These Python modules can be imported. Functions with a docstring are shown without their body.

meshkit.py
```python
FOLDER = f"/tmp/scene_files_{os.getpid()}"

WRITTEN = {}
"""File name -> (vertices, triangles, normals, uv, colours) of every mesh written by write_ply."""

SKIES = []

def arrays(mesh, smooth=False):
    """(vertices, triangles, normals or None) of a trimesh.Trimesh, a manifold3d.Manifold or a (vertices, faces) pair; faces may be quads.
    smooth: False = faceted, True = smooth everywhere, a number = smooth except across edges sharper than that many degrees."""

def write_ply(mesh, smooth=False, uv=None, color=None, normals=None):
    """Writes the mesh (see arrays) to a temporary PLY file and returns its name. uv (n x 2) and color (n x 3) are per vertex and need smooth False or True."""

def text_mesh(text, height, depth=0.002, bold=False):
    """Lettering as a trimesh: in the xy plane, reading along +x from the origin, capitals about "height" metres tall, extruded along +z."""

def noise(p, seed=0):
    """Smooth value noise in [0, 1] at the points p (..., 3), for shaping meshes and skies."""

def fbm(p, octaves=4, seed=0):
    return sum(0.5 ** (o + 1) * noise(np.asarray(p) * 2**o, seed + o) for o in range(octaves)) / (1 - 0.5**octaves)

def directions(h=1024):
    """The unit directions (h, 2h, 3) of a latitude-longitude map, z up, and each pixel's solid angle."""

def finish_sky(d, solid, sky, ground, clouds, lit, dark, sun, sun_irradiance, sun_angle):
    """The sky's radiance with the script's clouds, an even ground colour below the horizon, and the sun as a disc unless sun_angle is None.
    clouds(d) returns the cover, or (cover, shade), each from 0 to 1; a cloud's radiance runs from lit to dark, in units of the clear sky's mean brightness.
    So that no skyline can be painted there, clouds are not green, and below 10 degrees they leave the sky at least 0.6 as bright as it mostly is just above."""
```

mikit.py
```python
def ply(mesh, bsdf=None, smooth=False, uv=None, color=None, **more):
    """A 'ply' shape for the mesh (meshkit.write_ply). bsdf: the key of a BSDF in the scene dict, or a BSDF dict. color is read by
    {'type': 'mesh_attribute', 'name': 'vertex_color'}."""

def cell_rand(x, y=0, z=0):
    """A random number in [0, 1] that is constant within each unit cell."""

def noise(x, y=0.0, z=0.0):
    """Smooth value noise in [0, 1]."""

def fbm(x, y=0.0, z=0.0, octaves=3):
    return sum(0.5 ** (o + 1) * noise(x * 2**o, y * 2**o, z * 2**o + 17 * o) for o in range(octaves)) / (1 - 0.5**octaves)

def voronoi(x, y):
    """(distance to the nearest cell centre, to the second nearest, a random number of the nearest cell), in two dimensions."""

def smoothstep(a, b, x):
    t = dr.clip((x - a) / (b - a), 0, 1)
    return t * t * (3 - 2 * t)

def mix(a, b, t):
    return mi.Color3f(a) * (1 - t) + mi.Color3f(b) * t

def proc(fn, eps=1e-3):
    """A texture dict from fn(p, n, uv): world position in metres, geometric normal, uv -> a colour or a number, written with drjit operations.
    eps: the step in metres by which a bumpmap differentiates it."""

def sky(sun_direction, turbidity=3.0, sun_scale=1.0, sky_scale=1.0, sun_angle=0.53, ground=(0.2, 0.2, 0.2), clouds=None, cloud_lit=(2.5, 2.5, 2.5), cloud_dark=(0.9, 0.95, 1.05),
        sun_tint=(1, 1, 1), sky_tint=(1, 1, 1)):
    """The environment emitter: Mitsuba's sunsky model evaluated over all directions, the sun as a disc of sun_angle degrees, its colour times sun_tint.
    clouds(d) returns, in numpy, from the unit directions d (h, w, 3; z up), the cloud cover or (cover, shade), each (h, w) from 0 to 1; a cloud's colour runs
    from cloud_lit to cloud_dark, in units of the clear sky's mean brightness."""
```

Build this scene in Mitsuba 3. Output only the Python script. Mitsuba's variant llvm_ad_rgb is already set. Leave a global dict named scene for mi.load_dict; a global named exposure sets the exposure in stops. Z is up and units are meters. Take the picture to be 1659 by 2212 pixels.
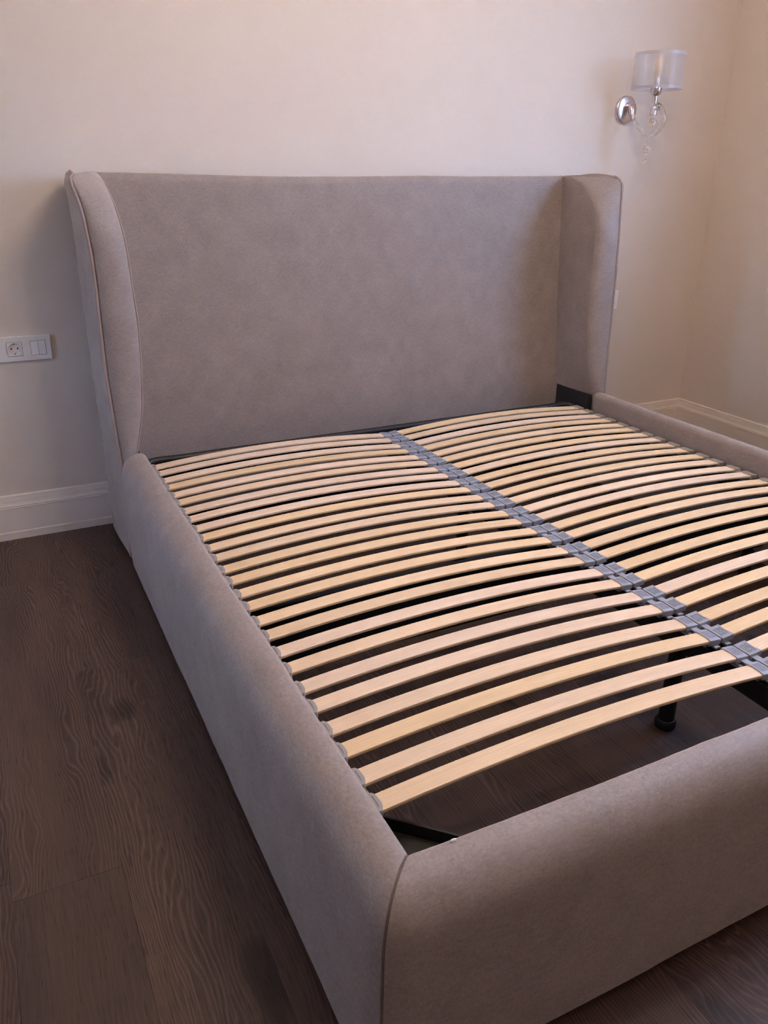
import math, random
import numpy as np
import trimesh
import drjit as dr
import mitsuba as mi
import mikit
import meshkit
from mikit import noise, fbm, smoothstep, mix, cell_rand, proc
T = mi.ScalarTransform4f
random.seed(7)
rng = np.random.default_rng(7)
scene, labels = {}, {}

# ------------------------------------------------------------------ camera, sky, lamps, exposure
exposure = 1.97
R = np.array([[0.8970, -0.4420, 0.0091], [-0.1668, -0.3573, -0.9190], [0.4094, 0.8228, -0.3942]])
u_, s_, v_ = np.linalg.svd(R)
R = u_ @ v_
M = np.eye(4)
M[:3, 0], M[:3, 1], M[:3, 2], M[:3, 3] = -R[0], -R[1], R[2], [-1.2904, -2.567, 1.2163]
scene['camera'] = {'type': 'perspective', 'fov': 51.174, 'fov_axis': 'x', 'near_clip': 0.02, 'far_clip': 100.0, 'to_world': T(M.tolist())}
scene['sky'] = mikit.sky((-0.6, 0.5, 0.6), turbidity=4.0, sun_scale=0.0, sky_scale=27.0, sky_tint=(0.62, 0.90, 1.38),
                         ground=(0.25, 0.24, 0.23),
                         clouds=lambda d: (np.full(d.shape[:2], 0.6), np.full(d.shape[:2], 0.35)),
                         cloud_lit=(1.1, 1.5, 2.2), cloud_dark=(0.7, 0.95, 1.4))
LAMP_POWER = 27.5
LAMP_COLOUR = (1.0, 0.82, 0.71)

# ------------------------------------------------------------------ helpers
counts = {}
S, Z0 = 0.885, 0.3095           # bed drawing units -> metres, slat level above the floor


def W(p):
    p = np.asarray(p, float)
    return p * S + np.array([0, 0, Z0])


def numbered(name):
    k = counts.get(name, 0)
    counts[name] = k + 1
    return name if k == 0 else f'{name}_{k:03d}'


def add(name, mesh, mat, parent=None, smooth=False, uv=None, label=None, cat=None, group=None, kind=None, **more):
    key = numbered((parent + '__' if parent else '') + name)
    scene[key] = mesh if isinstance(mesh, dict) else mikit.ply(mesh, mat, smooth=smooth, uv=uv, **more)
    note(key, label, cat, group, kind)
    return key


def note(key, label=None, cat=None, group=None, kind=None):
    d = {k: v for k, v in (('label', label), ('category', cat), ('group', group), ('kind', kind)) if v}
    if d:
        labels[key] = d


def thing(name, label, cat, group=None):
    key = numbered(name)
    note(key, label, cat, group)
    return key


def box(x0, x1, y0, y1, z0, z1):
    m = trimesh.creation.box((x1 - x0, y1 - y0, z1 - z0))
    m.apply_translation(((x0 + x1) / 2, (y0 + y1) / 2, (z0 + z1) / 2))
    return m


def cat(*ms):
    return trimesh.util.concatenate([m for m in ms])


def rbox(x0, x1, y0, y1, z0, z1, r=0.003, n=2):
    """box with rounded edges: hull of small spheres"""
    s = trimesh.creation.icosphere(subdivisions=n, radius=r)
    pts = [s.vertices + [x, y, z] for x in (x0 + r, x1 - r) for y in (y0 + r, y1 - r) for z in (z0 + r, z1 - r)]
    return trimesh.convex.convex_hull(np.vstack(pts))


def grid_faces(n, m, closed_m=False, closed_n=False):
    i, j = np.meshgrid(np.arange(n if closed_n else n - 1), np.arange(m if closed_m else m - 1), indexing='ij')
    i, j = i.ravel(), j.ravel()
    i2, j2 = (i + 1) % n, (j + 1) % m
    q = np.stack([i * m + j, i * m + j2, i2 * m + j2, i2 * m + j], 1)
    return np.vstack([q[:, [0, 1, 2]], q[:, [0, 2, 3]]])


def loft(sections, cap=True):
    """sections (n, m, 3): closed rings of m points; flat fan caps"""
    s = np.asarray(sections, float)
    n, m, _ = s.shape
    v, f = s.reshape(-1, 3), grid_faces(n, m, closed_m=True)
    if cap == 'poly':                              # for rings that are not convex
        import mapbox_earcut
        tri = np.asarray(mapbox_earcut.triangulate_float64(s[-1][:, :2].copy(), np.array([m], np.uint32))).reshape(-1, 3)
        a = len(v)
        v = np.vstack([v, s[0].mean(0)])
        j = np.arange(m)
        up = np.cross(s[-1][tri[:, 1]] - s[-1][tri[:, 0]], s[-1][tri[:, 2]] - s[-1][tri[:, 0]])[:, 2] > 0
        area = 0.5 * np.sum(s[0][:, 0] * np.roll(s[0][:, 1], -1) - np.roll(s[0][:, 0], -1) * s[0][:, 1])
        tri = np.where((up == (area > 0))[:, None], tri, tri[:, ::-1])
        f = np.vstack([f, np.stack([np.full(m, a), (j + 1) % m, j], 1), tri + (n - 1) * m])
    elif cap:
        a, b = len(v), len(v) + 1
        v = np.vstack([v, s[0].mean(0), s[-1].mean(0)])
        j = np.arange(m)
        f = np.vstack([f, np.stack([np.full(m, a), (j + 1) % m, j], 1), np.stack([np.full(m, b), (n - 1) * m + j, (n - 1) * m + (j + 1) % m], 1)])
    t = trimesh.Trimesh(v, f, process=False)
    if t.volume < 0:
        t.invert()
    return t


def tube(path, r, sides=10, closed=False):
    p = np.asarray(path, float)
    n = len(p)
    r = np.broadcast_to(r, (n,))
    t = (np.roll(p, -1, 0) - np.roll(p, 1, 0)) if closed else np.gradient(p, axis=0)
    t /= np.linalg.norm(t, axis=1, keepdims=True)
    a = np.cross(t[0], [0, 0, 1.0] if abs(t[0][2]) < 0.9 else [1.0, 0, 0])
    a /= np.linalg.norm(a)
    rings, ang = [], np.arange(sides) * 2 * np.pi / sides
    for k in range(n):
        a = a - t[k] * (a @ t[k])
        a /= np.linalg.norm(a)
        b = np.cross(t[k], a)
        rings.append(p[k] + r[k] * (np.cos(ang)[:, None] * a + np.sin(ang)[:, None] * b))
    if closed:
        s = np.array(rings)
        return trimesh.Trimesh(s.reshape(-1, 3), grid_faces(n, sides, True, True), process=False)
    return loft(rings)


def lathe(profile, n=40, axis_point=(0, 0, 0)):
    """profile of (r, z), revolved about z; closes on the axis where r = 0"""
    pr = np.asarray(profile, float)
    ang = np.arange(n) * 2 * np.pi / n
    s = np.stack([np.stack([r * np.cos(ang), r * np.sin(ang), np.full(n, z)], 1) for r, z in pr])
    m = trimesh.Trimesh(s.reshape(-1, 3), grid_faces(len(pr), n, closed_m=True), process=False)
    if m.volume < 0:
        m.invert()
    m.apply_translation(axis_point)
    return m


def smooth_path(pts, n=40):
    from scipy.interpolate import CubicSpline
    p = np.asarray(pts, float)
    t = np.r_[0, np.cumsum(np.linalg.norm(np.diff(p, axis=0), axis=1))]
    return CubicSpline(t, p)(np.linspace(0, t[-1], n))


def displaced(m, amp, freq, seed=0, amp2=0.0, freq2=1.0):
    """soft unevenness of upholstery along the vertex normals"""
    v = m.vertices
    d = (meshkit.fbm(v * freq, 3, seed) - 0.5) * 2 * amp
    if amp2:
        d = d + (meshkit.fbm(v * freq2, 3, seed + 9) - 0.5) * 2 * amp2
    m2 = trimesh.Trimesh(v + m.vertex_normals * d[:, None], m.faces, process=False)
    return m2


# ------------------------------------------------------------------ materials
def principled(color, rough=0.5, spec=0.5, two=True, bump=None, scale=1.0, **kw):
    d = {'type': 'principled', 'base_color': color if isinstance(color, dict) else {'type': 'rgb', 'value': list(color)}, 'roughness': rough, 'specular': spec, **kw}
    if bump is not None:
        d = {'type': 'bumpmap', 'scale': scale, 'height': bump, 'bsdf': d}
    return {'type': 'twosided', 'bsdf': d} if two else d


def wall_colour(p, n, uv):
    t = fbm(p.x * 3, p.y * 3, p.z * 3, 3)
    f = fbm(p.x * 90, p.y * 90, p.z * 90, 2)
    return mi.Color3f(0.665, 0.575, 0.49) * (0.96 + 0.05 * t + 0.03 * f)


def wall_bump(p, n, uv):
    return fbm(p.x * 140, p.y * 140, p.z * 140, 2)


scene['wall_paint'] = principled(proc(wall_colour), 0.75, 0.25, bump=proc(wall_bump, 2e-3), scale=0.0004)
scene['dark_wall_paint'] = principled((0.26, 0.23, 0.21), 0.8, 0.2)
scene['ceiling_paint'] = principled((0.80, 0.77, 0.73), 0.9, 0.1)
scene['trim_paint'] = principled((0.74, 0.655, 0.57), 0.45, 0.4)


def fabric_colour(p, n, uv):
    weave = (noise(p.x * 640, p.y * 640, p.z * 130) + noise(p.x * 640, p.y * 130, p.z * 640) + noise(p.x * 130, p.y * 640, p.z * 640)) * 0.55 - 0.32
    fleck = fbm(p.x * 210, p.y * 210, p.z * 330, 2)
    pile = fbm(p.x * 26, p.y * 26, p.z * 17, 3)
    patch = fbm(p.x * 7, p.y * 7, p.z * 4, 2)
    k = 0.58 + 0.30 * weave + 0.20 * fleck + 0.22 * pile + 0.14 * patch
    return mi.Color3f(0.250, 0.203, 0.181) * k


def fabric_bump(p, n, uv):
    return noise(p.x * 520, p.y * 520, p.z * 520) * 0.6 + fbm(p.x * 170, p.y * 170, p.z * 170, 2)


scene['fabric'] = principled(proc(fabric_colour), 0.62, 0.42, bump=proc(fabric_bump, 5e-4), scale=0.00035, sheen=3.0, sheen_tint=0.0)
scene['fabric_piping'] = principled((0.30, 0.235, 0.215), 0.85, 0.2, sheen=0.5, sheen_tint=0.3)
scene['seam_thread'] = principled((0.16, 0.125, 0.115), 0.9, 0.1)
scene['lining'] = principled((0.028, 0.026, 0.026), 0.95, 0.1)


def birch(p, n, uv):
    # uv.x: metres along the slat, uv.y: slat number + metres across
    k = dr.floor(uv.y + 0.5)
    a = uv.y - k
    x = uv.x + 3.7 * k
    warp = fbm(x * 5, a * 30, k * 3.1, 3) * 0.03
    rings = 0.5 + 0.5 * dr.sin((a + warp) * 900 + 3 * noise(x * 2, k))
    fibre = fbm(x * 45, a * 2600, k, 2)
    blotch = fbm(x * 9, a * 60, k * 7.7, 3)
    fleck = smoothstep(0.83, 0.9, noise(x * 55, a * 900, k * 1.3)) * smoothstep(0.6, 0.8, noise(x * 4, a * 40, k))
    tone = cell_rand(k, 3)
    warm = cell_rand(k, 11)
    c = mix((0.84, 0.60, 0.345), (0.87, 0.655, 0.47), smoothstep(0.25, 0.9, warm))
    return c * (0.74 + 0.12 * tone + 0.09 * rings * blotch + 0.11 * fibre + 0.16 * blotch - 0.25 * fleck)


scene['birch'] = principled(proc(birch), 0.34, 0.5, clearcoat=0.5, clearcoat_gloss=0.7)
scene['holder_plastic'] = principled((0.30, 0.315, 0.36), 0.42, 0.45)
scene['rubber_holder'] = principled((0.31, 0.29, 0.275), 0.6, 0.35)
scene['groove'] = principled((0.045, 0.04, 0.04), 0.8, 0.2)
scene['black_steel'] = principled((0.012, 0.012, 0.013), 0.45, 0.4)
scene['black_board'] = principled((0.010, 0.010, 0.011), 0.8, 0.2)
scene['grey_felt'] = principled((0.045, 0.042, 0.036), 0.95, 0.1)
scene['chrome'] = {'type': 'roughconductor', 'material': 'Cr', 'distribution': 'ggx', 'alpha': 0.06}
scene['chrome_brushed'] = {'type': 'roughconductor', 'material': 'Cr', 'distribution': 'ggx', 'alpha': 0.22}
scene['crystal'] = {'type': 'roughdielectric', 'distribution': 'ggx', 'alpha': 0.03, 'int_ior': 1.5, 'ext_ior': 1.0}
scene['window_glass'] = {'type': 'thindielectric', 'int_ior': 1.5}
scene['sheer'] = {'type': 'mask', 'opacity': 0.22, 'bsdf': principled((0.40, 0.40, 0.445), 0.3, 0.7)}
scene['sheer_rim'] = {'type': 'mask', 'opacity': 0.32, 'bsdf': principled((0.50, 0.49, 0.53), 0.3, 0.6)}
scene['bulb_glass'] = principled((0.80, 0.62, 0.46), 0.3, 0.5)
scene['white_plastic'] = principled((0.74, 0.71, 0.68), 0.35, 0.45)
scene['hole'] = principled((0.02, 0.02, 0.03), 0.7, 0.2)
scene['brass_contact'] = principled((0.32, 0.27, 0.21), 0.4, 0.5, metallic=0.6)
scene['lint'] = principled((0.85, 0.85, 0.88), 0.9, 0.1)
scene['window_white'] = principled((0.85, 0.85, 0.85), 0.4, 0.4)


def oak(p, n, uv):
    # uv: metres across / along the plank, shifted by a plank's own offset
    k = dr.floor(uv.x / 10 + 0.5)
    x, y = uv.x - 10 * k, uv.y
    q = k * 5.3
    g = x * 120 + 26 * noise(x * 5.5 + q, y * 1.0, q) + 9 * fbm(x * 15 + q, y * 4.2, q, 3) + 1.0 * noise(x * 60, y * 14, q)
    ring = 0.5 + 0.5 * dr.sin(g * 2 * dr.pi)
    line = smoothstep(0.72, 1.0, ring)
    fibre = fbm(x * 420, y * 14, q, 3)
    pore = smoothstep(0.62, 0.80, noise(x * 900, y * 34, q))
    fig = smoothstep(0.22, 0.62, fbm(x * 9 + q, y * 1.6, q + 4, 2))
    broad = fbm(x * 13 + q, y * 2.4, q, 3)
    knot = smoothstep(0.80, 0.93, noise(x * 13 + q, y * 5.0, q + 8))
    tone = cell_rand(k, 21)
    base = mix((0.044, 0.025, 0.020), (0.106, 0.061, 0.044), broad)
    c = base * (0.80 + 0.10 * tone) * (0.75 + 0.5 * fibre)
    c = c * (1 + 0.52 * line * fig - 0.20 * (1 - ring) * fig)
    return c * (1 - 0.35 * pore) * (1 - 0.55 * knot)


def oak_bump(p, n, uv):
    return fbm(uv.x * 520, uv.y * 16, 0, 2)


scene['oak'] = principled(proc(oak), 0.48, 0.4, bump=proc(oak_bump, 6e-4), scale=0.00025)
scene['subfloor'] = principled((0.03, 0.02, 0.016), 0.9, 0.1)

# ------------------------------------------------------------------ the room
XL, XR, YF, YB, ZC = -2.40, 1.808, -3.7, 0.3186, 2.75
fl = add('floor', box(XL, XR, YF, YB, -0.06, -0.010), 'subfloor', kind='structure', label='dark brown oak plank floor')
add('ceiling', box(XL - .1, XR + .1, YF - .1, YB + .1, ZC, ZC + 0.1), 'ceiling_paint', kind='structure')
add('wall_back', box(XL - .1, XR + .1, YB, YB + 0.1, -0.06, ZC), 'wall_paint', kind='structure', label='pinkish beige wall behind the headboard')
VY0, VY1, VZ0, VZ1 = -0.62, -0.32, 0.55, 1.45
add('wall_left', cat(box(XL - .1, XL, YF, VY0, -.06, ZC), box(XL - .1, XL, VY1, YB, -.06, ZC), box(XL - .1, XL, VY0, VY1, -.06, VZ0), box(XL - .1, XL, VY0, VY1, VZ1, ZC)),
    'dark_wall_paint', kind='structure')
add('wall_front', box(XL - .1, XR + .1, YF - .1, YF, -0.06, ZC), 'wall_paint', kind='structure')
WY0, WY1, WZ0, WZ1 = -1.95, -0.75, 1.20, 2.45
add('wall_right', cat(box(XR, XR + .1, YF, WY0, -.06, ZC), box(XR, XR + .1, WY1, YB, -.06, ZC), box(XR, XR + .1, WY0, WY1, -.06, WZ0), box(XR, XR + .1, WY0, WY1, WZ1, ZC)),
    'wall_paint', kind='structure', label='beige wall to the right of the bed')
wk = add('window_1', cat(box(XR + .03, XR + .09, WY0, WY1, WZ0, WZ0 + .05), box(XR + .03, XR + .09, WY0, WY1, WZ1 - .05, WZ1),
                         box(XR + .03, XR + .09, WY0, WY0 + .05, WZ0, WZ1), box(XR + .03, XR + .09, WY1 - .05, WY1, WZ0, WZ1),
                         box(XR + .04, XR + .08, (WY0 + WY1) / 2 - .03, (WY0 + WY1) / 2 + .03, WZ0, WZ1)), 'window_white', kind='structure')
for a, b in ((WY0 + .05, (WY0 + WY1) / 2 - .03), ((WY0 + WY1) / 2 + .03, WY1 - .05)):
    add('pane', trimesh.Trimesh([[XR + .06, a, WZ0 + .05], [XR + .06, b, WZ0 + .05], [XR + .06, b, WZ1 - .05], [XR + .06, a, WZ1 - .05]], [[0, 2, 1], [0, 3, 2]], process=False), 'window_glass', wk)
add('sill', rbox(XR - .10, XR + .03, WY0 - .04, WY1 + .04, WZ0 - .03, WZ0 + .002, .006), 'window_white', wk)

wk = add('window_2', cat(box(XL - .09, XL - .03, VY0, VY1, VZ0, VZ0 + .05), box(XL - .09, XL - .03, VY0, VY1, VZ1 - .05, VZ1),
                         box(XL - .09, XL - .03, VY0, VY0 + .05, VZ0, VZ1), box(XL - .09, XL - .03, VY1 - .05, VY1, VZ0, VZ1)), 'window_white', kind='structure')
a, b = VY0 + .05, VY1 - .05
add('pane', trimesh.Trimesh([[XL - .06, a, VZ0 + .05], [XL - .06, b, VZ0 + .05], [XL - .06, b, VZ1 - .05], [XL - .06, a, VZ1 - .05]], [[0, 1, 2], [0, 2, 3]], process=False), 'window_glass', wk)

# floor planks, each its own piece, with bevelled joints
PW, PL = 0.1920, 1.286
edges, x = [], -1.4170
while x - PW > XL:
    x -= PW
edges = [x + i * PW for i in range(int((XR - x) / PW) + 2)]
known = {-1.2250: -0.640, -1.4170: -1.340, -1.0330: -0.954}      # left edge of a row -> a joint seen in it


def plank_mesh(x0, x1, y0, y1, t=0.010, b=0.0004):
    g = 0.0001
    x0, x1, y0, y1 = x0 + g, x1 - g, y0 + g, y1 - g
    v = np.array([[x0, y0, -t], [x1, y0, -t], [x1, y1, -t], [x0, y1, -t], [x0, y0, -b], [x1, y0, -b], [x1, y1, -b], [x0, y1, -b],
                  [x0 + b, y0 + b, 0], [x1 - b, y0 + b, 0], [x1 - b, y1 - b, 0], [x0 + b, y1 - b, 0]])
    q = []
    for lo, hi in ((0, 4), (4, 8)):
        for i in range(4):
            q.append([lo + i, lo + (i + 1) % 4, hi + (i + 1) % 4, hi + i])
    q.append([8, 9, 10, 11])
    return trimesh.Trimesh(v, [t for a in q for t in ([a[0], a[1], a[2]], [a[0], a[2], a[3]])], process=False)


row = 0
for i in range(-1, len(edges)):
    x0 = XL if i < 0 else edges[i]
    x1 = edges[0] if i < 0 else min(edges[i] + PW, XR)
    if x1 - x0 < 0.01:
        continue
    j0 = next((v for k, v in known.items() if abs(k - x0) < 0.02), None)
    if j0 is None:
        j0 = -0.2 - 1.286 * ((row * 0.37) % 1)
    row += 1
    js = sorted(y for y in (j0 + k * PL for k in range(-6, 6)) if YF + .02 < y < YB - .02)
    ys = [YF] + js + [YB]
    for a, b in zip(ys[:-1], ys[1:]):
        m = plank_mesh(x0, x1, a, b)
        n_ = rng.integers(1, 400)
        uv = m.vertices[:, :2] - [x0 + PW * 0.5, 0] + [10 * n_, rng.uniform(0, 40)]
        add('plank', m, 'oak', fl, uv=uv)


def baseboard(path_pts, name, label):
    """profile of (out of the wall, height), swept along a straight line with mitred inner corner"""
    prof = [(0, 0), (.016, 0), (.016, .0255), (.0148, .028), (.0135, .0285), (.0135, .113), (.0150, .1145), (.0150, .1170), (.0132, .1180), (.0132, .1200),
            (.0146, .1212), (.0146, .1235), (.012, .125), (.0095, .133), (.0085, .143), (.0065, .151), (.0060, .157), (.004, .160), (0, .161)]
    (x0, y0), (x1, y1), nrm, m0, m1 = path_pts
    d = np.array([x1 - x0, y1 - y0])
    d = d / np.linalg.norm(d)
    secs = []
    for (px, py), mit in (((x0, y0), m0), ((x1, y1), m1)):
        secs.append([[px + nrm[0] * o + d[0] * mit * o, py + nrm[1] * o + d[1] * mit * o, z] for o, z in prof])
    add(name, loft(secs), 'trim_paint', kind='structure', label=label)


baseboard(((XL, YB), (XR, YB), (0, -1), 1, -1), 'baseboard_back', 'tall moulded skirting along the wall behind the bed')
baseboard(((XR, YB), (XR, YF), (-1, 0), 1, -1), 'baseboard_right', 'tall moulded skirting along the right wall')
baseboard(((XL, YF), (XL, YB), (1, 0), 1, -1), 'baseboard_left', None)

# ------------------------------------------------------------------ ceiling lamp (above, outside the frame)
lamp = thing('ceiling_lamp', 'ceiling lamp with warm round bulbs above the foot of the bed', 'lamp')
LX, LY, LZ = -0.10, -1.45, 2.42
add('canopy', lathe([(0, ZC - .05), (.05, ZC - .045), (.07, ZC - .02), (.07, ZC), (0, ZC)], 32, (LX, LY, 0)), 'chrome', lamp, smooth=40)
add('stem', tube([[LX, LY, ZC - .05], [LX, LY, LZ + .08]], .009), 'chrome', lamp, smooth=40)
for k in range(5):
    a = 2 * np.pi * k / 5 + 0.3
    e = np.array([LX + .24 * np.cos(a), LY + .24 * np.sin(a), LZ])
    add('arm', tube([[LX, LY, LZ + .09], [LX + .12 * np.cos(a), LY + .12 * np.sin(a), LZ + .085], e + [0, 0, .06]], .006), 'chrome', lamp, smooth=40)
    s = trimesh.creation.icosphere(3, 0.055)
    s.apply_translation(e)
    kk = add('bulb', mikit.ply(s, 'white_plastic', smooth=True, emitter={'type': 'area', 'radiance': {'type': 'rgb', 'value': [LAMP_POWER * c for c in LAMP_COLOUR]}}), None, lamp)

# ------------------------------------------------------------------ the bed
bed = thing('bed', 'large upholstered double bed with a winged headboard in taupe velvet', 'bed')
# wings. columns: z, half width of the outer front edge, its depth; half width of the inner front edge
ZO = np.array([-.31, .062, .13, .214, .296, .377, .472, .564, .669, .742, .813, .869, .911, .938, .965, .992])
HO = np.array([1.108, 1.096, 1.098, 1.101, 1.103, 1.105, 1.104, 1.103, 1.101, 1.1015, 1.105, 1.109, 1.1145, 1.121, 1.1285, 1.1385])
YO = np.array([-.105, -.058, -.051, -.046, -.040, -.037, -.035, -.035, -.031, -.027, -.018, -.010, -.001, .008, .020, .036])
ZI = np.array([-.31, .03, .062, .156, .224, .308, .447, .535, .629, .78, .853, .924, .966, .985, 1.0])
HI = np.array([1.052, 1.050, 1.041, 1.017, 1.002, .993, .984, .982, .986, .991, .997, 1.006, 1.012, 1.016, 1.020])
YI = np.array([-.089, -.046, -.042, -.033, -.028, -.022, -.018, -.018, -.014, -.006, .020, .085, .160, .220, .280])
from scipy.interpolate import PchipInterpolator
fHO, fYO, fHI, fYI = PchipInterpolator(ZO, HO), PchipInterpolator(ZO, YO), PchipInterpolator(ZI, HI), PchipInterpolator(ZI, YI)
ZT = 1.000


def wing_ring(z, inset=0.0):
    zc = min(z, 0.99)
    hO, yO, hI, yI = float(fHO(zc)), float(fYO(zc)), float(fHI(min(z, 1.0))), float(fYI(min(z, 1.0)))
    t = (zc - .05) / .95
    hS, yS = 1.020, .208 + .077 * t
    hB, yB = 1.122, .330
    # rounded top outer corner
    bul = 1.0
    cr = 0.045
    if z > ZT - cr:
        a = math.sqrt(max(0, 1 - ((z - (ZT - cr)) / cr) ** 2))
        hO, hB = hO - cr * (1 - a) * .8, hB - cr * (1 - a) * .8
        hO = max(hO, hI + .012)
        yO, bul = yO + cr * (1 - a) * .5, .15 + .85 * a
    pts = []
    for q in np.linspace(0, 1, 9)[:-1]:           # outer side, back to front, slightly full, rounded at the back
        rb = .028 * max(0, 1 - q / .25) ** 2
        pts.append([hB + (hO - hB) * q + .006 * math.sin(math.pi * q) - rb, yB + (yO - yB) * q])
    O, I = np.array([hO, yO]), np.array([hI, yI])
    Sx = np.array([hS, yS + .02])
    dI = (Sx - I) / max(1e-6, np.linalg.norm(Sx - I))
    P1, P2 = O + np.array([-.004, -.040 * bul]), I - dI * .052 * bul
    for q in np.linspace(0, 1, 15)[:-1]:          # padded front roll, tangent to the inner face
        pts.append((1 - q) ** 3 * O + 3 * q * (1 - q) ** 2 * P1 + 3 * q * q * (1 - q) * P2 + q ** 3 * I)
    for q in np.linspace(0, 1, 11)[:-1]:          # inner face to the seam with the headboard
        pts.append([hI + (hS - hI) * q - .004 * math.sin(math.pi * q) ** 2, yI + (yS + .02 - yI) * q])
    for s in np.linspace(0, 1, 5)[:-1]:
        pts.append([hS + (hB - hS) * s, yS + .02 + (yB - yS - .02) * min(1, s * 3)])
    p = np.array(pts)
    if inset > 0:
        nx = np.roll(p, -1, 0) - np.roll(p, 1, 0)
        nn = np.stack([-nx[:, 1], nx[:, 0]], 1)
        nn /= np.linalg.norm(nn, axis=1, keepdims=True) + 1e-9
        area = 0.5 * np.sum(p[:, 0] * np.roll(p[:, 1], -1) - np.roll(p[:, 0], -1) * p[:, 1])
        p = p + nn * inset * (1 if area > 0 else -1)
    return p


def wing(sign):
    secs = []
    zs = np.r_[np.linspace(-.31, .93, 64), ZT - .068 + .058 * np.sin(np.linspace(0.02, 1, 14) * np.pi / 2)]
    r = .005
    for z in zs:
        secs.append((wing_ring(z), z))
    for th in np.linspace(0.15, 1, 7) * math.pi / 2:
        secs.append((wing_ring(zs[-1], r * (1 - math.cos(th))), zs[-1] + r * math.sin(th)))
    ring = np.array([np.column_stack([sign * p[:, 0], p[:, 1], z + .010 * max(0, (z - .9) / .1) * np.sin(np.pi * np.clip((.31 - p[:, 1]) / .30, 0, 1)) ** .6]) for p, z in secs])
    return displaced(loft(W(ring), 'poly'), .0016, 9, 3 + sign, .0006, 40)


def front_path(idx_fn, dz0=-.30):
    zs = np.r_[np.linspace(dz0, .90, 50), np.linspace(.91, ZT - .004, 14)]
    return zs, [idx_fn(z) for z in zs]


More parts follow.
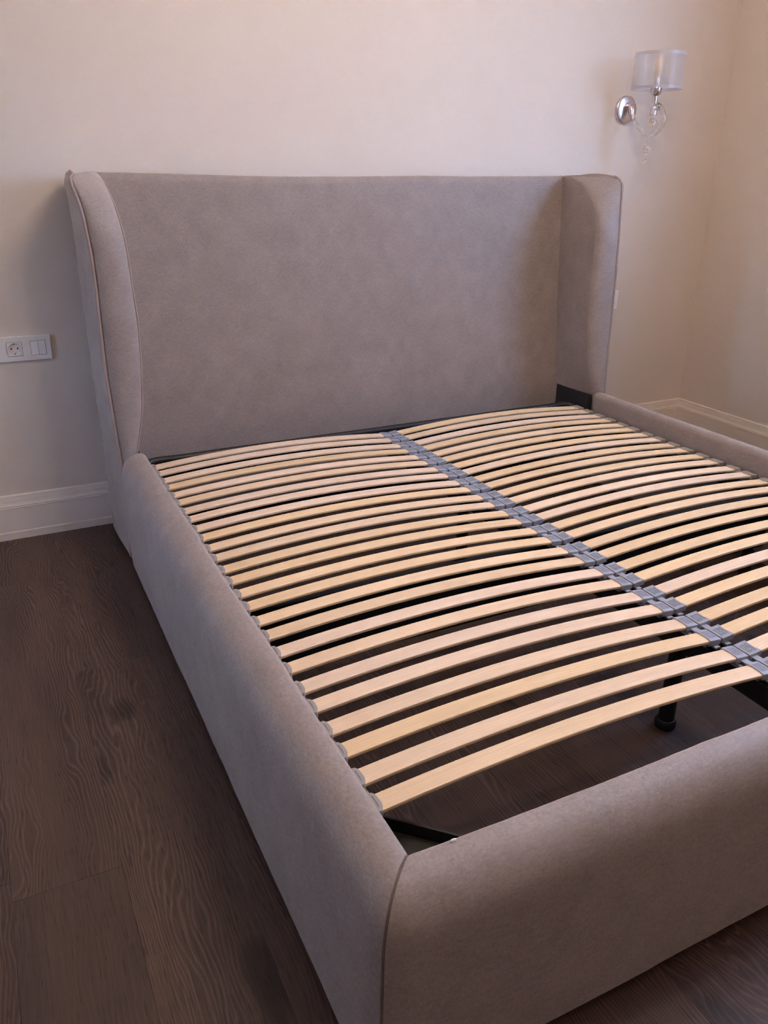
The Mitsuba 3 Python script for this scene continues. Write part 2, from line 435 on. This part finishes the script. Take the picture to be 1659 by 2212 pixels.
# headboard panel
hy = lambda z: .208 + .077 * (z - .05) / .95
prof = [[hy(z), z] for z in np.linspace(-.29, .955, 50)]
rt = .028
for th in np.linspace(0, 1, 8) * math.pi:
    prof.append([hy(.972) + .021 - .021 * math.cos(th), .968 + rt * math.sin(th)])
prof += [[.338 if z < .9 else .330, z] for z in np.linspace(.93, -.29, 20)]
prof = np.array(prof)
hs = np.linspace(-1.025, 1.025, 110)
tt = lambda z: np.clip((z - .05) / .95, -.4, 1)
secs = []
for h in hs:
    w = np.clip(1 - (np.abs(h) / 1.025) ** 2, 0, 1)
    zz = prof[:, 1].copy()
    zz = zz + np.where(zz > .9, .006 * (np.abs(h) / 1.02) ** 2 - .003 * w + .002 * math.sin(h * 5.1), 0)
    yy = prof[:, 0] - np.where(np.arange(len(prof)) < 52, .005 * w ** .5, 0)
    hh = np.full(len(zz), h * 1.024 / 1.025)
    secs.append(np.column_stack([hh, yy, zz]))
hb = loft(W(np.array(secs)))
hbk = add('headboard_panel', displaced(hb, .0015, 6, 11, .0005, 30), 'fabric', bed, smooth=50)
for sg in (-1, 1):
    wk = add('wing', wing(sg), 'fabric', bed, smooth=50)
    ring_O = lambda z: wing_ring(z)[8]
    ring_I = lambda z: wing_ring(z)[22]
    zs, P = front_path(ring_O)
    path = [[sg * (p[0] + .0035), p[1] - .007, z] for p, z in zip(P, zs)]
    # over the rounded corner and back along the top outer edge
    top = wing_ring(ZT - .010)
    for q in np.linspace(0.10, 1.0, 14):
        a, b = top[8], top[1]
        y = a[1] + (b[1] - a[1]) * q
        path.append([sg * (a[0] + (b[0] - a[0]) * q - .003), y, ZT - .005 + .010 * math.sin(math.pi * min(1, max(0, (.30 - y) / .26)))])
    path.append([sg * (top[1][0] + .006), top[1][1] + .010, ZT - .008])
    sp = smooth_path(path, 130)
    add('piping', tube(W(sp), .0048, 12), 'fabric_piping', wk, smooth=60, label='raised piping along the outer edge of the wing')
    if sg > 0:
        continue
    zs, P = front_path(ring_I, -.02)
    path = [[sg * (p[0] - .0035), p[1] - .002, z] for p, z in zip(P, zs)]
    add('inner_piping', tube(W(smooth_path(path, 90)), .0032, 8), 'fabric_piping', wk, smooth=60)

# rails and footboard share one rounded profile (distance from the outer face, height)
TH = .097


def rail_profile():
    pts = []
    for z in np.linspace(-.325, -.030, 10):
        bulge = .004 * math.sin(math.pi * (z + .325) / .305)
        pts.append([-bulge, z])
    for th in np.linspace(0.03, 1, 18) * math.pi / 2:
        pts.append([.074 - .074 * math.cos(th) ** .9, -.022 + .104 * math.sin(th) ** .92])
    for th in np.linspace(0.2, 1, 6) * math.pi / 2:
        pts.append([.074 + .023 * math.sin(th), .082 - .024 * (1 - math.cos(th))])
    for z in np.linspace(.04, -.325, 8):
        pts.append([TH, z])
    return np.array(pts)


RP = rail_profile()
HOUT, YOUT, RC = 1.110, -2.201, .060


def corner_round(h, y):
    a, b = h - (HOUT - RC), (YOUT + RC) - y
    m = np.maximum(a, b)
    ins = (a > 0) & (b > 0)
    l = np.sqrt(np.maximum(a * a + b * b, 1e-12))
    k = np.where(ins, 0.35 + 0.65 * m / l, 1.0)
    return np.where(ins, HOUT - RC + a * k, h), np.where(ins, YOUT + RC - b * k, y)


def side_rail(sg):
    n = 120
    secs = []
    t = np.r_[np.linspace(0, .03, 6)[:-1], np.linspace(.03, .95, n), np.linspace(.95, 1, 16)[1:]]
    y0 = -.078 + .13 * np.minimum(RP[:, 1] - .06, 0)
    y1 = YOUT + RP[:, 0] * 1.02
    for k, s in enumerate(t):
        h = HOUT - RP[:, 0]
        y = y0 + (y1 - y0) * s
        z = RP[:, 1].copy()
        e = np.clip((.012 - s * 2.0) / .012, 0, 1)           # rounded head end
        shr = .018 * (1 - math.sqrt(max(0, 1 - float(e) ** 2)))
        c = np.array([HOUT - TH / 2, 0])
        h = h + (c[0] - h) / (TH / 2) * shr
        z = z - np.where(z > 0, shr * np.clip((z) / .05, 0, 1), 0)
        h, y = corner_round(h, y)
        secs.append(np.column_stack([sg * h, y, z]))
    return displaced(loft(W(np.array(secs))), .0028, 5.5, 21 + sg, .0007, 28)


def footboard():
    secs = []
    inner = HOUT - RP[:, 0]
    for s in np.r_[np.linspace(-1, -.93, 18)[:-1], np.linspace(-.93, .93, 150), np.linspace(.93, 1, 18)[1:]]:
        h = inner * s
        y = YOUT + RP[:, 0] * 1.02
        z = RP[:, 1] + .004 * math.sin(s * 4 + 1)
        hh, y = corner_round(np.abs(h), y)
        secs.append(np.column_stack([np.sign(s) * hh, y, z]))
    return displaced(loft(W(np.array(secs))), .0028, 5.5, 33, .0007, 28)


for sg in (-1, 1):
    add('side_rail', side_rail(sg), 'fabric', bed, smooth=50)
fk = add('footboard', footboard(), 'fabric', bed, smooth=50)
for sg in (-1, 1):
    h, y = corner_round(HOUT - RP[:, 0], YOUT + RP[:, 0] * 1.02)
    # follows the mitre a hair outside the cloth
    off = np.gradient(RP, axis=0)
    nr = np.column_stack([-off[:, 1], off[:, 0]])
    nr /= np.linalg.norm(nr, axis=1, keepdims=True)
    o = .0011
    pts = np.column_stack([sg * (h - nr[:, 0] * o * .7), y + nr[:, 0] * o * .7, RP[:, 1] + nr[:, 1] * o])[:30]
    add('seam', tube(W(smooth_path(pts, 60)), .0007, 6), 'seam_thread', fk, smooth=60, label='stitched mitre seam at the corner')
tg = trimesh.creation.icosphere(2, .0036)
tg.apply_scale((1.5, .5, .8))
tg.apply_translation(W((-.945, -2.118, .081)))
add('tag', tg, 'lint', fk, smooth=True, label='tiny white scrap on the inner edge')
for x in (-.945, .945):
    for y in (-.16, -1.87):
        add('foot', lathe([(0, 0), (.016, 0), (.018, .003), (.018, .028), (0, .028)], 20, (x, y, 0)), 'black_steel', bed, smooth=40, label='small black foot')
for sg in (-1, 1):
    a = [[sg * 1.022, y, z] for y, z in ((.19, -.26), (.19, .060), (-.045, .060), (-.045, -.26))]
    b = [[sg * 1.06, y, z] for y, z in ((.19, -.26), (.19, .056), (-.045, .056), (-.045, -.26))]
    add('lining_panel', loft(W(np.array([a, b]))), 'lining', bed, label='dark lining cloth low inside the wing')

# ------------------------------------------------------------------ the slatted base
base = thing('slatted_base', 'birch slatted base in two columns on a black steel frame inside the bed', 'bed base')
PP, IN, SW, ST, CROWN = .1345, .0637, .038, .008, .0200
XI, XO = .0354, .8600           # visible slat from the centre holder to the side holder
WOOD = Z0
LIN = XO - XI
slat_y = [-(i // 2) * PP - (i % 2) * IN for i in range(26)]     # rear edge of each slat


def slat_z(x):
    s = (np.abs(x) - (XI + XO) / 2) / (LIN / 2)
    return WOOD + CROWN * (1 - s * s)


def slat_mesh(sg, y, k):
    xs = np.linspace(XI - .024, XO + .022, 30)
    r, prof = .0024, []
    for (cy, cz, a0) in ((SW / 2 - r, -r, 0), (-SW / 2 + r, -r, 90), (-SW / 2 + r, -ST + r, 180), (SW / 2 - r, -ST + r, 270)):
        for a in np.radians(a0 + np.array([0, 30, 60, 90])):
            prof.append([cy + r * math.cos(a), cz + r * math.sin(a)])
    prof = np.array(prof)
    secs, uvs = [], []
    for x in xs:
        secs.append(np.column_stack([np.full(len(prof), sg * x), y - SW / 2 + prof[:, 0], slat_z(x) + prof[:, 1]]))
        uvs.append(np.column_stack([np.full(len(prof), x), k + prof[:, 0] + .3 * np.minimum(prof[:, 1] + r, 0)]))
    m = loft(np.array(secs))
    uv = np.vstack(uvs + [[[xs[0], k]], [[xs[-1], k]]])
    return m, uv


kk = 1
for i, y in enumerate(slat_y):
    for sg in (-1, 1):
        m, uv = slat_mesh(sg, y, kk)
        kk += 1
        add('slat', m, 'birch', base, smooth=True, uv=uv)

# holders. every cap is a sleeve over a slat end, sloping with it
SLOPE = math.atan(2 * CROWN / (LIN / 2))


def cap_mesh(grooves):
    """centre cap, local x from 0 (wood side) to .0345, y +-, z 0 = wood top"""
    import manifold3d as m3
    L, wd, up, dn = .0345, SW / 2 + .0032, .0026, .0120
    body = rbox(0, L, -wd, wd, -dn, up, .0024, 1)
    man = m3.Manifold(m3.Mesh(np.asarray(body.vertices, np.float32), np.asarray(body.faces, np.uint32)))
    # concave mouth on the wood side
    cyl = m3.Manifold.cylinder(.05, .075, .075, 64).translate([-.0705, 0, -.025])
    man = man - cyl
    for g in range(grooves):
        x = .0092 + g * .0046
        man = man - m3.Manifold.cube([.0017, .027, .004], True).translate([x, 0.001, up])
    mm = man.to_mesh()
    return trimesh.Trimesh(mm.vert_properties[:, :3], mm.tri_verts, process=False)


CAP = cap_mesh(5)
cap_ply = mikit.ply(CAP, 'holder_plastic', smooth=35)
GR = cat(*[box(.0092 + g * .0046 - .00075, .0092 + g * .0046 + .00075, -.012, .014, .0006, .0013) for g in range(5)])


def side_cap_mesh():
    import manifold3d as m3
    L, wd, up, dn = .032, SW / 2 + .003, .0030, .0125
    b = rbox(0, L, -wd, wd, -dn, up, .0028, 1)
    man = m3.Manifold(m3.Mesh(np.asarray(b.vertices, np.float32), np.asarray(b.faces, np.uint32)))
    # rounded wood side
    man = man ^ (m3.Manifold.cylinder(.05, .033, .033, 96).translate([.0328, 0, -.03]))
    man = man - m3.Manifold.cube([.0016, .024, .004], True).translate([.0088, 0, up + .0006])
    mm = man.to_mesh()
    return trimesh.Trimesh(mm.vert_properties[:, :3], mm.tri_verts, process=False)


side_ply = mikit.ply(side_cap_mesh(), 'rubber_holder', smooth=35)
zc = WOOD
for p in range(13):
    ya, yb = slat_y[2 * p] - SW / 2, slat_y[2 * p + 1] - SW / 2
    ym = (ya + yb) / 2
    # body: foot plate, pegs and the two straps between the caps
    parts = [rbox(-.030, .030, ym - .040, ym + .040, WOOD - .024, WOOD - .0145, .002, 1)]
    for sg in (-1, 1):
        x0, x1 = sorted((sg * .007, sg * .024))
        parts.append(rbox(x0, x1, ym - .020, ym + .020, WOOD - .0085, WOOD - .0055, .001, 1))
        parts.append(rbox(sg * .016 - .007, sg * .016 + .007, yb - SW / 2 - .010, yb - SW / 2 + .004, WOOD - .018, WOOD - .0135, .001, 1))
    hk = add('center_holder', cat(*parts), 'holder_plastic', base, smooth=35, label=None)
    for y in (ya, yb):
        for sg in (-1, 1):
            tw = T().translate([sg * .0358, y, WOOD + .0003])
            tw = tw.rotate([0, 0, 1], 180 if sg > 0 else 0).rotate([0, 1, 0], math.degrees(SLOPE))
            add('cap', {**cap_ply, 'to_world': tw}, None, hk, label='ribbed grey plastic cap' if (p, y, sg) == (0, ya, -1) else None)
    for sg in (-1, 1):
        parts = [rbox(*sorted((sg * .866, sg * .886)), ym - .022, ym + .022, WOOD - .016, WOOD - .006, .001, 1),
                 rbox(*sorted((sg * .860, sg * .886)), ym - .045, ym + .045, WOOD - .026, WOOD - .014, .001, 1)]
        hk = add('side_holder', cat(*parts), 'rubber_holder', base, smooth=35)
        for y in (ya, yb):
            tw = T().translate([sg * .8585, y, WOOD + .0003])
            tw = tw.rotate([0, 0, 1], 0 if sg > 0 else 180).rotate([0, 1, 0], math.degrees(SLOPE))
            add('cap', {**side_ply, 'to_world': tw}, None, hk)

# black steel frame
FZ1, FZ0 = WOOD - .026, WOOD - .066
for sg in (-1, 1):
    add('side_tube', rbox(*sorted((sg * .860, sg * .886)), -1.86, .02, FZ0, FZ1, .004), 'black_steel', base, smooth=35)
hp = [[-.886, -.01, WOOD - .03], [-.886, .012, WOOD - .016], [-.878, .034, WOOD - .006], [-.855, .046, WOOD - .004]]
hp += [[x, .046, WOOD - .004] for x in np.linspace(-.80, .80, 12)]
hp += [[-a, b, c] for a, b, c in hp[3::-1]]
add('head_tube', tube(smooth_path(hp, 90), .0125, 12), 'black_steel', base, smooth=60, label='black steel tube bent around the head end')
add('head_bar', rbox(-.868, .868, .012, .040, FZ0, FZ1 + .006, .004), 'black_steel', base, smooth=35)
add('foot_bar', rbox(-.868, .868, -1.848, -1.820, FZ0 - .02, FZ1 - .02, .004), 'black_steel', base, smooth=35)
add('center_beam', rbox(-.022, .022, -1.84, .015, FZ0 - .012, FZ1, .004), 'black_steel', base, smooth=35)
add('crossbar', rbox(-.868, .868, -1.003, -.978, .095, FZ1 - .004, .003), 'black_board', base, smooth=35, label='deep black crossbar under the slats')
for sg in (-1, 1):
    outer = [[sg * .868, -1.835], [sg * .868, -1.658], [sg * .690, -1.835]]
    def prism(poly, z0, z1):
        p = np.array(poly)
        return loft([np.column_stack([p, np.full(len(p), z0)]), np.column_stack([p, np.full(len(p), z1)])])
    ck = add('corner_plate', prism(outer, WOOD - .078, WOOD - .072), 'grey_felt', base, label='dull grey corner plate')
    a, b = np.array(outer[1]), np.array(outer[2])
    n_ = np.array([sg * 1.0, -1.0]) / math.sqrt(2)
    add('flange', prism([a, b, b + n_ * .004, a + n_ * .004], WOOD - .080, WOOD - .048), 'black_steel', ck)
for y in (-1.470, -.55):
    x = .024 if y < -1 else .0
    lk = add('leg', lathe([(0, 0.018), (.0185, .018), (.0185, FZ0), (0, FZ0)], 28, (x * .4, y, 0)), 'black_steel', base, smooth=40)
    add('foot_pad', lathe([(0, 0), (.0225, 0), (.0245, .004), (.0245, .016), (.021, .022), (.0185, .023), (0, .023)], 28, (x * .4, y, 0)), 'black_steel', lk, smooth=40, label='round black rubber foot')
for x in (-.82, .82):
    for y in (-.99,):
        add('leg', lathe([(0, 0), (.018, 0), (.018, .086), (0, .086)], 24, (x, y, 0)), 'black_steel', base, smooth=40)

# ------------------------------------------------------------------ wall sconce
SX, YW = 1.195, .2655
SHIFT = T().translate([.0462, YB - YW, .0262])
sconce_start = len(scene)
sc = thing('wall_sconce', 'chrome and glass wall sconce with a sheer drum shade, right of the headboard', 'wall lamp')


def on_wall(profile, n=48):
    """lathe whose axis points out of the back wall"""
    m = lathe(profile, n)
    m.apply_transform(trimesh.transformations.rotation_matrix(math.pi / 2, [1, 0, 0]))
    return m


pl = on_wall([(0, .0), (.052, .0), (.0535, .004), (.0525, .009), (.048, .0125), (.034, .0150), (.018, .0162), (0, .0165)], 64)
pl.apply_translation((SX, YW, 1.420))
add('wall_plate', pl, 'chrome', sc, smooth=50, label='round mirror-chrome plate')
elbow = smooth_path([[SX, YW - .012, 1.427], [SX, .245, 1.433], [SX, .236, 1.432], [SX, .227, 1.420], [SX, .214, 1.394]], 30)
add('elbow', tube(elbow, np.interp(np.linspace(0, 1, 30), [0, .3, .6, 1], [.012, .0140, .0140, .0105]), 20), 'chrome', sc, smooth=60)
add('collar', tube([[SX, .2165, 1.399], [SX, .206, 1.379]], .0088, 20), 'chrome_brushed', sc, smooth=60)
arm = smooth_path([[SX, .212, 1.390], [SX, .190, 1.366], [SX, .172, 1.353], [SX, .128, 1.328], [SX, .089, 1.3215], [SX, .054, 1.338], [SX, .034, 1.371], [SX, .048, 1.407], [SX, .072, 1.4255], [SX, .090, 1.416]], 70)
inner = tube(arm[1:-1], .0056, 20)
inner.invert()
add('glass_arm', cat(tube(arm, .0082, 20), inner), 'crystal', sc, smooth=60, label='curved clear glass arm')
ball = trimesh.creation.icosphere(3, .0135)
ball.apply_translation((SX, .078, 1.423))
add('glass_knob', ball, 'crystal', sc, smooth=True)
CX, CY = SX, .098
add('socket_block', lathe([(0, 1.392), (.0125, 1.392), (.0135, 1.396), (.0135, 1.420), (.012, 1.424), (0, 1.424)], 32, (CX, CY, 0)), 'chrome_brushed', sc, smooth=40)
add('stem', lathe([(0, 1.420), (.0095, 1.420), (.0095, 1.468), (0, 1.468)], 32, (CX, CY, 0)), 'chrome', sc, smooth=40)
add('cup', lathe([(0, 1.460), (.009, 1.4605), (.016, 1.466), (.0205, 1.475), (.0215, 1.486), (.0205, 1.4945), (.017, 1.497), (0, 1.4972)], 40, (CX, CY, 0)), 'chrome', sc, smooth=60)
add('candle_sleeve', lathe([(0, 1.497), (.0115, 1.497), (.0115, 1.523), (.009, 1.526), (0, 1.526)], 28, (CX, CY, 0)), 'chrome_brushed', sc, smooth=40)
add('bulb', lathe([(0, 1.526), (.007, 1.526), (.010, 1.535), (.0145, 1.552), (.0150, 1.563), (.011, 1.582), (.004, 1.602), (0, 1.607)], 28, (CX, CY, 0)), 'bulb_glass', sc, smooth=60)
SR, SZ0, SZ1 = .095, 1.4835, 1.6085
sh = add('shade', lathe([(SR, SZ0), (SR, SZ0 + .04), (SR, SZ0 + .08), (SR, SZ1)], 72, (CX, CY, 0)), 'sheer', sc, smooth=60, label='sheer grey drum shade')
for z0, z1 in ((SZ0 - .001, SZ0 + .010), (SZ1 - .010, SZ1 + .001)):
    add('rim', lathe([(SR + .0012, z0), (SR + .0012, z1), (SR - .0012, z1), (SR - .0012, z0), (SR + .0012, z0)], 72, (CX, CY, 0)), 'sheer_rim', sh, smooth=40)
for k in range(3):
    a = 2 * math.pi * k / 3 + .6
    add('spoke', tube([[CX, CY, 1.498], [CX + SR * .985 * math.cos(a), CY + SR * .985 * math.sin(a), 1.492]], .0013, 8), 'chrome', sh, smooth=60)


def bead(r, z, y, name, parent):
    s = trimesh.creation.icosphere(2 if r > .008 else 1, r)
    s.apply_scale((1, 1, 1.02))
    s.apply_translation((SX, y, z))
    return add(name, s, 'crystal', parent)


def hanger(y, z0, z1, parent):
    add('wire', tube([[SX, y, z0], [SX, y, z1]], .0006, 6), 'chrome_brushed', parent)


cr = bead(.0135, 1.3705, .0955, 'crystal_drop', sc)
hanger(.0955, 1.393, 1.383, cr)
tip = trimesh.creation.icosphere(1, .0022)
tip.apply_translation((SX, .0955, 1.3545))
add('pin', tip, 'chrome_brushed', cr)
cr = bead(.0160, 1.268, .1120, 'crystal_drop', sc)
hanger(.1120, 1.314, 1.284, cr)
for z in (1.296, 1.247, 1.236):
    tip = trimesh.creation.icosphere(1, .0022)
    tip.apply_translation((SX, .1120, z))
    add('pin', tip, 'chrome_brushed', cr)
cr = bead(.0085, 1.224, .1120, 'crystal_drop', sc)
hanger(.1120, 1.252, 1.232, cr)
tip = trimesh.creation.icosphere(1, .0018)
tip.apply_translation((SX, .1120, 1.2135))
add('pin', tip, 'chrome_brushed', cr)

for k in list(scene)[sconce_start:]:
    scene[k]['to_world'] = SHIFT

# ------------------------------------------------------------------ sockets and switches


def wall_panel(name, label, cx_list, z, kinds, ctg):
    """multi-gang plate on the back wall; modules 71 mm apart"""
    t = thing(name, label, ctg)
    x0, x1 = cx_list[0] - .0405, cx_list[-1] + .0405
    import manifold3d as m3
    b = rbox(x0, x1, YB - .0105, YB, z - .0405, z + .0405, .003, 2)
    man = m3.Manifold(m3.Mesh(np.asarray(b.vertices, np.float32), np.asarray(b.faces, np.uint32)))
    for x in cx_list:
        man = man - m3.Manifold.cube([.0475, .02, .0475], True).translate([x, YB - .0105, z])
        man = man - m3.Manifold.cube([.0555, .0016, .0555], True).translate([x, YB - .0105, z])
    mm = man.to_mesh()
    add('frame', trimesh.Trimesh(mm.vert_properties[:, :3], mm.tri_verts, process=False), 'white_plastic', t, smooth=30)
    for x, kd in zip(cx_list, kinds):
        ins = rbox(x - .0228, x + .0228, YB - .0100, YB, z - .0228, z + .0228, .0012, 1)
        if kd == 'socket':
            man = m3.Manifold(m3.Mesh(np.asarray(ins.vertices, np.float32), np.asarray(ins.faces, np.uint32)))
            cyl = m3.Manifold.cylinder(.03, .0195, .0195, 64).rotate([90, 0, 0]).translate([x, YB - .0030, z])
            man = man - cyl
            mm = man.to_mesh()
            sk = add('socket', trimesh.Trimesh(mm.vert_properties[:, :3], mm.tri_verts, process=False), 'white_plastic', t, smooth=30)
            for dx in (-.0095, .0095):
                h = on_wall([(0, 0), (.0026, 0), (.0026, .0006), (0, .0006)], 20)
                h.apply_translation((x + dx, YB - .0030, z + .001))
                add('pin_hole', h, 'hole', sk)
            for dz in (-.0158, .0172):
                add('earth_contact', rbox(x - .0025, x + .0025, YB - .0075, YB - .0026, z + dz - .0022, z + dz + .0022, .0006, 1), 'brass_contact', sk)
        else:
            for half, (a, c) in enumerate(((x - .0228, x - .0001), (x + .0001, x + .0228))):
                add('rocker', rbox(a, c, YB - .0112, YB, z - .0228, z + .0228, .0010, 1), 'white_plastic', t, smooth=30)
    return t


wall_panel('socket_panel', 'white wall panel with a round socket and a light switch, left of the headboard', [-1.2835, -1.2115, -1.1395], .6612, ['socket', 'socket', 'switch'], 'socket')
wall_panel('socket_panel', 'white wall socket half hidden by the right edge of the headboard', [1.2047, 1.2767], .6745, ['switch', 'socket'], 'socket')
